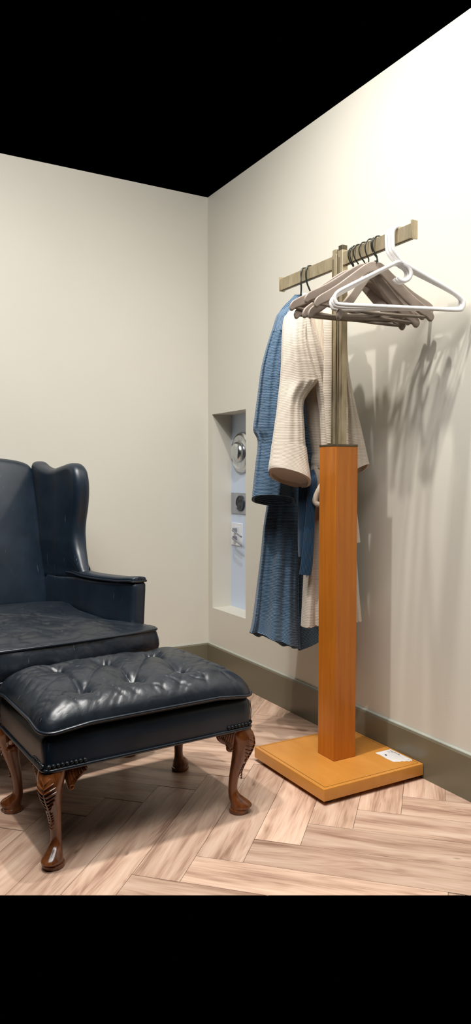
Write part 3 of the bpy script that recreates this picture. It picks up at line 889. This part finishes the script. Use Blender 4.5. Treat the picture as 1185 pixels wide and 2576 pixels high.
# ------------------------------------------------------------------ robes
def loft(sec, n=120, sub=10, folds=(), dent=None, seed=0):
    """sec rows: lx,ly, rx,ry (photo columns of the left and right outline), Y depth, half depth, tilt, fold amount.
    returns rings of world points and their uv length"""
    S = cr(sec, sub); rings = []; L = 0; vv = []; pc = None
    for row in S:
        lx, ly, rx, ry, Y, hd, tilt, amp = row
        a = at(lx, ly, Y); b = at(rx, ry, Y); c = (a+b)/2; ex = (b-a)/2
        if pc is not None: L += (c-pc).length
        pc = c; vv.append(L)
        ring = []
        for k in range(n):
            th = 2*PI*k/n; ct, st_ = math.cos(th), math.sin(th)
            cc = math.copysign(abs(ct)**.85, ct); ss = math.copysign(abs(st_)**.8, st_)
            f = 0
            for m, ph, wgt, tw in folds: f += wgt*math.sin(m*th+ph+tw*L)
            f += .5*noise.noise(Vector((ct*1.6+seed, st_*1.6, L*3)))
            dep = hd*(1+amp*f)
            if dent: dep *= dent(ly, (ct, st_))
            wid = 1+amp*.05*f*(abs(ct) < .9)
            p = c+ex*cc*wid+Vector((0, 1, 0))*(dep*ss)+Vector((0, 0, -tilt*ss))
            ring.append(p)
        rings.append(ring)
    return rings, vv
def cloth(rings, vv, thick=.007, cap_top=True, n=None):
    """open tube with wall thickness and a rolled hem"""
    mb = MB(); n = len(rings[0]); K = len(rings)
    vs = [p for r in rings for p in r]; fs = []; uvs = []
    per = sum((rings[K//2][k]-rings[K//2][(k+1) % n]).length for k in range(n))
    for i in range(K-1):
        for k in range(n):
            fs.append((i*n+k, i*n+(k+1) % n, (i+1)*n+(k+1) % n, (i+1)*n+k))
            u0, u1 = per*k/n, per*(k+1)/n
            uvs.append(((u0, vv[i]), (u1, vv[i]), (u1, vv[i+1]), (u0, vv[i+1])))
    # lip and inner lining
    inner = []
    depth = max(6, int(K*.25))
    for j in range(depth):
        i = K-1-j; r = rings[i]; c = sum(r, Vector())/n; ring = []
        for k in range(n):
            t = (r[(k+1) % n]-r[k-1]); dn = Vector((c.x-r[k].x, c.y-r[k].y, 0))
            ring.append(r[k]+dn.normalized()*min(thick, dn.length*.6)+Vector((0, 0, .001 if j else -.001)))
        inner.append(ring)
    o = len(vs)
    for r in inner: vs += r
    last = (K-1)*n
    for k in range(n):
        fs.append((last+k, last+(k+1) % n, o+(k+1) % n, o+k))
        uvs.append(((per*k/n, vv[-1]), (per*(k+1)/n, vv[-1]), (per*(k+1)/n, vv[-1]+.004), (per*k/n, vv[-1]+.004)))
    for j in range(depth-1):
        for k in range(n):
            fs.append((o+j*n+k, o+j*n+(k+1) % n, o+(j+1)*n+(k+1) % n, o+(j+1)*n+k))
            va, vb = vv[K-1-j], vv[K-2-j]
            uvs.append(((per*k/n, va), (per*(k+1)/n, va), (per*(k+1)/n, vb), (per*k/n, vb)))
    fs.append(tuple(o+(depth-1)*n+k for k in range(n))); uvs.append(tuple((per*k/n, vv[K-depth]) for k in range(n)))
    if cap_top: fs.append(tuple(range(n))); uvs.append(tuple((per*k/n, 0) for k in range(n)))
    mb.add(vs, fs, uvs); return mb
def ribbon(rows, t=.006, n=14, sub=8, across=None):
    """rows: (lx,ly, rx,ry, Y left, Y right): a flat band of cloth with thickness t"""
    S = cr(rows, sub); rings = []; vv = []; L = 0; pc = None; W = 0
    for r in S:
        a = at(r[0], r[1], r[4]); b = at(r[2], r[3], r[5]); c = (a+b)/2
        if pc is not None: L += (c-pc).length
        pc = c; vv.append(L); d = (b-a); W = max(W, d.length)
        nrm = Vector((d.y, -d.x, 0)).normalized() if Vector((d.y, -d.x, 0)).length > 1e-6 else Vector((0, -1, 0))
        ring = []
        for k in range(n+1):
            f = k/n; ring.append(a+d*f+nrm*(t/2+.6*t*math.sin(PI*f)))
        for k in range(n, -1, -1):
            f = k/n; ring.append(a+d*f-nrm*(t/2))
        rings.append(ring)
    mb = MB(); m = len(rings[0]); K = len(rings)
    vs = [p for r in rings for p in r]; fs = []; uvs = []
    def uu(k): return W*(k/n if k <= n else (2*n+1-k)/n)
    for i in range(K-1):
        for k in range(m):
            k2 = (k+1) % m
            fs.append((i*m+k, i*m+k2, (i+1)*m+k2, (i+1)*m+k))
            uvs.append(((uu(k), vv[i]), (uu(k2), vv[i]), (uu(k2), vv[i+1]), (uu(k), vv[i+1])))
    for i in (0, K-1):
        fs.append(tuple(i*m+k for k in range(m))); uvs.append(tuple((uu(k), vv[i]) for k in range(m)))
    mb.add(vs, fs, uvs); return mb
F1 = [(5, .3, .5, 1.2), (9, 1.1, .35, -1.5), (14, 2.0, .2, .8)]
F2 = [(4, 1.3, .5, -.6), (7, .1, .4, 1.0), (12, 2.6, .25, 0)]

cream = thing('bathrobe', 'cream ribbed terry bathrobe hanging in front of the blue one', 'bathrobe', bar_pt(.19, BT), (0, 0, 0))
#        lx   ly    rx   ry    Y    hd  tilt amp
body = [(772, 752, 818, 752, 2.84, .020, 0, .05),
        (748, 768, 846, 768, 2.84, .034, 0, .05),
        (722, 790, 866, 790, 2.84, .048, 0, .06),
        (722, 830, 872, 830, 2.84, .060, 0, .08),
        (742, 900, 872, 900, 2.845, .066, 0, .12),
        (762, 980, 874, 980, 2.85, .068, 0, .16),
        (772, 1060, 876, 1060, 2.85, .066, 0, .18),
        (786, 1150, 872, 1150, 2.85, .058, 0, .16),
        (782, 1180, 876, 1180, 2.85, .058, 0, .18),
        (772, 1280, 884, 1280, 2.855, .064, 0, .24),
        (766, 1400, 896, 1400, 2.855, .070, 0, .26),
        (761, 1500, 903, 1492, 2.855, .074, 0, .28),
        (757, 1574, 909, 1560, 2.855, .078, .004, .30)]
def neck_dent(y, cs):
    if cs[1] > 0 or y > 1090: return 1
    xo = .18+.25*max(0, (y-800))/250; wd = .34*(1-max(0, y-770)/330)+.03
    return 1-.85*math.exp(-((cs[0]-xo)/wd)**4)*min(1, (1090-y)/120)
r_, v_ = loft(body, 160, 10, F1, seed=1, dent=neck_dent)
obj('body', cloth(r_, v_), M['cream'], cream, world=True, angle=80)
slv = [(733, 787, 768, 783, 2.80, .030, 0, .05),
       (714, 800, 776, 800, 2.79, .042, 0, .08),
       (709, 850, 772, 850, 2.77, .050, 0, .14),
       (707, 910, 783, 905, 2.76, .054, 0, .18),
       (704, 955, 797, 948, 2.757, .055, 0, .18),
       (702, 975, 797, 962, 2.755, .056, 0, .18),
       (699, 1000, 772, 996, 2.753, .056, 0, .18),
       (696, 1030, 763, 1022, 2.75, .056, 0, .18),
       (689, 1080, 766, 1080, 2.745, .058, 0, .16),
       (682, 1130, 770, 1135, 2.74, .060, .006, .14),
       (676, 1175, 780, 1200, 2.735, .064, .020, .10),
       (677, 1186, 781, 1214, 2.735, .066, .028, .06)]
r_, v_ = loft(slv, 110, 9, F2, seed=3)
s1 = obj('sleeve', cloth(r_, v_, .009), M['cream'], cream, world=True, angle=80)
cuf = [(683, 1118, 771, 1126, 2.742, .0635, .006, .10), (679, 1150, 776, 1168, 2.738, .066, .014, .08), (675, 1176, 781, 1202, 2.735, .069, .022, .05), (675.5, 1188, 782, 1216, 2.735, .071, .029, .04)]
r_, v_ = loft(cuf, 110, 8, F2, seed=3)
mbc = cloth(r_, v_, .010, cap_top=False)
obj('cuff', mbc, M['cream'], s1, world=True, angle=80)
slr = [(846, 800, 868, 800, 2.80, .03, 0, .05), (850, 860, 872, 865, 2.81, .045, 0, .08), (856, 950, 878, 940, 2.81, .05, 0, .12), (858, 1020, 894, 1020, 2.81, .052, 0, .14),
       (856, 1100, 912, 1095, 2.81, .052, .004, .12), (858, 1160, 924, 1150, 2.81, .050, .010, .08), (862, 1205, 929, 1172, 2.81, .050, .016, .05)]
r_, v_ = loft(slr, 90, 8, F2, seed=9)
obj('sleeve', cloth(r_, v_, .009), M['cream'], cream, world=True, angle=80)
# shawl collar bands and the inner back seen between them
obj('inner_back', ribbon([(766, 764, 830, 764, 2.815, 2.815), (762, 800, 830, 800, 2.812, 2.812), (768, 860, 824, 860, 2.808, 2.808), (780, 930, 822, 930, 2.80, 2.80), (798, 1000, 822, 1000, 2.79, 2.79)], .004), M['creamv'], cream, world=True, angle=80, label='inside of the cream back below the neck')
obj('lapel', ribbon([(754, 768, 776, 764, 2.80, 2.79), (750, 800, 778, 798, 2.77, 2.765), (762, 850, 788, 850, 2.762, 2.76), (776, 905, 800, 905, 2.76, 2.758), (792, 965, 812, 965, 2.76, 2.758), (803, 1040, 822, 1040, 2.762, 2.762), (808, 1120, 828, 1120, 2.77, 2.77)], .009), M['cream'], cream, world=True, angle=80)
obj('lapel', ribbon([(812, 764, 850, 768, 2.79, 2.80), (812, 800, 852, 802, 2.768, 2.775), (816, 860, 848, 862, 2.76, 2.768), (815, 930, 842, 932, 2.758, 2.765), (812, 1000, 838, 1000, 2.758, 2.765), (816, 1060, 836, 1062, 2.76, 2.767), (822, 1115, 836, 1115, 2.765, 2.77)], .010), M['cream'], cream, world=True, angle=80)
# belt
bl = [(786, 1140, 874, 1140, 2.85, .064, 0, .08), (784, 1152, 876, 1154, 2.85, .067, 0, .08), (783, 1165, 877, 1168, 2.85, .067, 0, .08), (785, 1178, 875, 1182, 2.85, .064, 0, .08)]
r_, v_ = loft(bl, 160, 6, F1, seed=1)
bt = obj('belt', cloth(r_, v_, .005), M['cream'], cream, world=True, angle=80)
pts = [at(840, 1192, 2.765), at(822, 1200, 2.76), at(808, 1222, 2.755), at(796, 1246, 2.75), at(793, 1262, 2.75), at(804, 1270, 2.75), at(820, 1260, 2.755), at(834, 1240, 2.76), at(850, 1210, 2.765)]
mb = MB(); mb.tube([Vector(p) for p in cr(pts, 6)], .0105, 14, flat=(Vector((0, 1, 0)), .8)); lo_ = obj('belt_loop', mb, M['creamv'], bt, world=True)
obj('belt_end', ribbon([(872, 1190, 892, 1190, 2.77, 2.775), (880, 1280, 897, 1278, 2.775, 2.78), (884, 1335, 903, 1335, 2.78, 2.785), (890, 1366, 906, 1364, 2.78, 2.785)], .006), M['cream'], bt, world=True)
# the hanger inside the robe
mb = MB()
p0 = bar_pt(.187, BT+.004); hp = [p0+N*.014+Vector((0, 0, -.012)), p0+N*.015+Vector((0, 0, -.002)), p0+N*.004+Vector((0, 0, .003)), p0-N*.012+Vector((0, 0, -.004)), p0-N*.018+Vector((0, 0, -.030)), p0-N*.012+Vector((0, 0, -.065)), at(784, 741, 2.84), at(785, 755, 2.84)]
def robe_hanger(hookpts, cx, cy, Y, half, lab):
    t_ = thing('robe_hanger', lab, 'hanger', hookpts[2], (0, 0, 0), 'hangers carrying the bathrobes')
    mb = MB(); mb.tube([Vector(p) for p in cr(hookpts, 5)], .0034, 10); obj('hook', mb, M['hook'], t_, world=True)
    mb = MB(); c_ = at(cx, cy, Y)
    arc = [c_+Vector((x, 0, -abs(x)**1.25*1.0)) for x in [half*(k/10) for k in range(-10, 11)]]
    mb.tube(arc, [.006+.006*(1-abs(k)/10) for k in range(-10, 11)], 12); obj('shoulders', mb, M['plastic'], t_, world=True)
    return t_
robe_hanger(hp, 785, 762, 2.84, .085, 'hanger holding the cream bathrobe, white neck and dark hook on the left crossbar')
mb = MB(); a_ = at(766, 735, 2.80)
nk = thing
# white neck of the hanger rising between the robes
cn = [c for c in bpy.data.objects if c.name.startswith('robe_hanger')][0]
mb = slab([(-.032, -.030), (.034, -.026), (.020, -.004), (.006, .016), (-.006, .016), (-.020, -.004)], .016, .006, lambda a, b, c: at(768, 748, 2.80)+Vector((a, c, b)), .004)
obj('neck', mb, M['plastic'], cn, world=True)

blue = thing('bathrobe', 'blue ribbed terry bathrobe hanging behind the cream one, belt dangling', 'bathrobe', bar_pt(.21, BT), (0, 0, 0))
bodyb = [(742, 744, 764, 744, 2.965, .018, 0, .05),
         (724, 762, 790, 760, 2.965, .028, 0, .05),
         (704, 784, 806, 784, 2.965, .034, 0, .06),
         (694, 830, 812, 830, 2.97, .040, 0, .08),
         (676, 950, 806, 950, 2.99, .044, 0, .12),
         (672, 1080, 796, 1080, 3.01, .046, 0, .16),
         (676, 1190, 786, 1190, 3.02, .046, 0, .18),
         (672, 1260, 768, 1260, 3.02, .048, 0, .25),
         (662, 1330, 758, 1330, 3.02, .054, 0, .42),
         (655, 1400, 754, 1400, 3.02, .060, 0, .50),
         (645, 1480, 752, 1485, 3.02, .066, 0, .55),
         (636, 1550, 753, 1560, 3.02, .072, .004, .58),
         (630, 1582, 755, 1622, 3.02, .076, .020, .58),
         (627, 1590, 756, 1632, 3.02, .078, .022, .55)]
r_, v_ = loft(bodyb, 160, 10, F2, seed=5)
obj('body', cloth(r_, v_), M['blue'], blue, world=True, angle=80)
obj('overlap_panel', ribbon([(742, 1190, 800, 1190, 3.04, 3.07), (748, 1300, 792, 1300, 3.05, 3.08), (750, 1400, 790, 1400, 3.05, 3.09), (752, 1500, 798, 1495, 3.05, 3.10), (752, 1580, 802, 1560, 3.05, 3.11), (752, 1636, 805, 1612, 3.05, 3.11)], .012), M['blue'], blue, world=True, angle=80)
slb = [(720, 778, 752, 760, 2.95, .026, 0, .05),
       (697, 795, 748, 790, 2.93, .040, 0, .08),
       (684, 830, 740, 830, 2.92, .046, 0, .14),
       (668, 880, 730, 880, 2.91, .050, 0, .20),
       (656, 930, 725, 930, 2.90, .052, 0, .24),
       (648, 990, 722, 990, 2.895, .054, 0, .26),
       (640, 1050, 722, 1050, 2.89, .054, 0, .26),
       (637, 1082, 724, 1085, 2.89, .054, 0, .24),
       (648, 1112, 728, 1120, 2.89, .054, 0, .20),
       (642, 1170, 734, 1180, 2.885, .056, .006, .18),
       (636, 1225, 739, 1235, 2.885, .060, .014, .12),
       (634, 1254, 743, 1258, 2.885, .062, .022, .08)]
r_, v_ = loft(slb, 110, 9, [(4, 1.3, .5, -.3), (9, .1, .5, .4), (15, 2.6, .3, 0)], seed=6)
s2 = obj('sleeve', cloth(r_, v_, .009), M['blue'], blue, world=True, angle=80)
cub = [(640, 1190, 737, 1204, 2.885, .0605, .008, .14), (636, 1225, 741, 1238, 2.885, .064, .014, .10), (633, 1256, 745, 1261, 2.885, .067, .023, .06)]
r_, v_ = loft(cub, 110, 8, [(4, 1.3, .5, -.3), (9, .1, .5, .4), (15, 2.6, .3, 0)], seed=6)
obj('cuff', cloth(r_, v_, .010, cap_top=False), M['blue'], s2, world=True, angle=80)
yk = [(722, 772, 754, 756, 2.948, .030, 0, .05), (697, 792, 750, 788, 2.93, .043, 0, .08), (690, 812, 745, 812, 2.925, .047, 0, .10), (684, 833, 741, 833, 2.92, .050, 0, .14), (683, 838, 740, 838, 2.92, .0505, 0, .14)]
r_, v_ = loft(yk, 110, 8, [(4, 1.3, .5, -.3), (9, .1, .5, .4), (15, 2.6, .3, 0)], seed=6)
obj('yoke', cloth(r_, v_, .006), M['bluex'], blue, world=True, angle=80)
obj('collar', ribbon([(700, 792, 716, 800, 2.93, 2.91), (716, 770, 736, 782, 2.93, 2.91), (734, 752, 752, 764, 2.935, 2.92), (742, 742, 764, 746, 2.95, 2.94)], .012), M['blue'], blue, world=True, angle=80)
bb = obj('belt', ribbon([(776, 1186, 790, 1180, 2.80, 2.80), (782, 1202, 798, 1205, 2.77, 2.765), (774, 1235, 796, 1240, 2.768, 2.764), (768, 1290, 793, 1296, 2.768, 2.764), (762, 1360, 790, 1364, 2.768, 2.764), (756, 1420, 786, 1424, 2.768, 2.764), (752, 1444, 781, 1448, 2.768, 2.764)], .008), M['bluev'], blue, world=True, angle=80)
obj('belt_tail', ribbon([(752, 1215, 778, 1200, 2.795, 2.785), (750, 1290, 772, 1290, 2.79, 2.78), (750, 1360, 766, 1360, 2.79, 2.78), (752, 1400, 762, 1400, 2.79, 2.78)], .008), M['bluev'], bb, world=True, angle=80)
p0 = bar_pt(.222, BT+.004)
hp2 = [p0+N*.014+Vector((0, 0, -.012)), p0+N*.015+Vector((0, 0, -.002)), p0+N*.004+Vector((0, 0, .003)), p0-N*.012+Vector((0, 0, -.004)), p0-N*.017+Vector((0, 0, -.030)), p0-N*.015+Vector((0, 0, -.075)), at(757, 742, 2.95), at(757, 754, 2.96)]
robe_hanger(hp2, 757, 762, 2.965, .07, 'hanger holding the blue bathrobe, its dark hook farther from the post')

# ------------------------------------------------------------------ light: ceiling downlights and an added wide soft fill
def spot(name, loc, target, energy, size, col=(1, .93, .84), ang=100, blend=.6):
    l = bpy.data.lights.new(name, 'SPOT'); l.energy = energy; l.shadow_soft_size = size; l.color = col
    l.spot_size = math.radians(ang); l.spot_blend = blend
    o = bpy.data.objects.new(name, l); COL.objects.link(o); o.location = loc
    o.rotation_euler = (Vector(target)-Vector(loc)).to_track_quat('-Z', 'Y').to_euler()
    return o
def area(name, loc, target, energy, sx, sy, col=(1, .97, .93)):
    l = bpy.data.lights.new(name, 'AREA'); l.energy = energy; l.shape = 'RECTANGLE'; l.size = sx; l.size_y = sy; l.color = col
    o = bpy.data.objects.new(name, l); COL.objects.link(o); o.location = loc
    o.rotation_euler = (Vector(target)-Vector(loc)).to_track_quat('-Z', 'Y').to_euler()
    return o
def downlight(loc, energy, r, col=(1, .955, .90)):
    l = bpy.data.lights.new('downlight', 'AREA'); l.shape = 'DISK'; l.size = r*2; l.energy = energy; l.color = col
    o = bpy.data.objects.new('downlight', l); COL.objects.link(o); o.location = loc
spot('downlight', (-.115, 2.245, 3.35), (-.115, 2.25, 0), 165, .036, (1, .955, .90), 132, 1)
downlight((.42, 1.15, 3.35), 7, .035)
downlight((-.75, 1.75, 3.35), 46, .05)
area('added_fill', (-.2, .95, 3.45), (-.2, 1.0, 0), 104, 2.2, 1.6, (1, .985, .96))  # added unseen fill light, standing in for bounce off the ceiling

w_ = bpy.data.worlds.new('dark'); scene.world = w_; w_.use_nodes = True
w_.node_tree.nodes['Background'].inputs[0].default_value = (0, 0, 0, 1)
w_.node_tree.nodes['Background'].inputs[1].default_value = 0

# ------------------------------------------------------------------ camera
cam = bpy.data.cameras.new('camera'); co = bpy.data.objects.new('camera', cam); COL.objects.link(co)
co.location = (0, 0, CAM_H); co.rotation_euler = (PI/2-CAM_P, 0, 0)
cam.sensor_fit = 'HORIZONTAL'; cam.sensor_width = 36; cam.lens = 36*CAM_F/1185
cam.clip_start = .05
scene.camera = co
vs_ = scene.view_settings
vs_.view_transform = 'Standard'; vs_.look = 'None'; vs_.gamma = 1; vs_.exposure = -0.07; vs_.use_curve_mapping = False
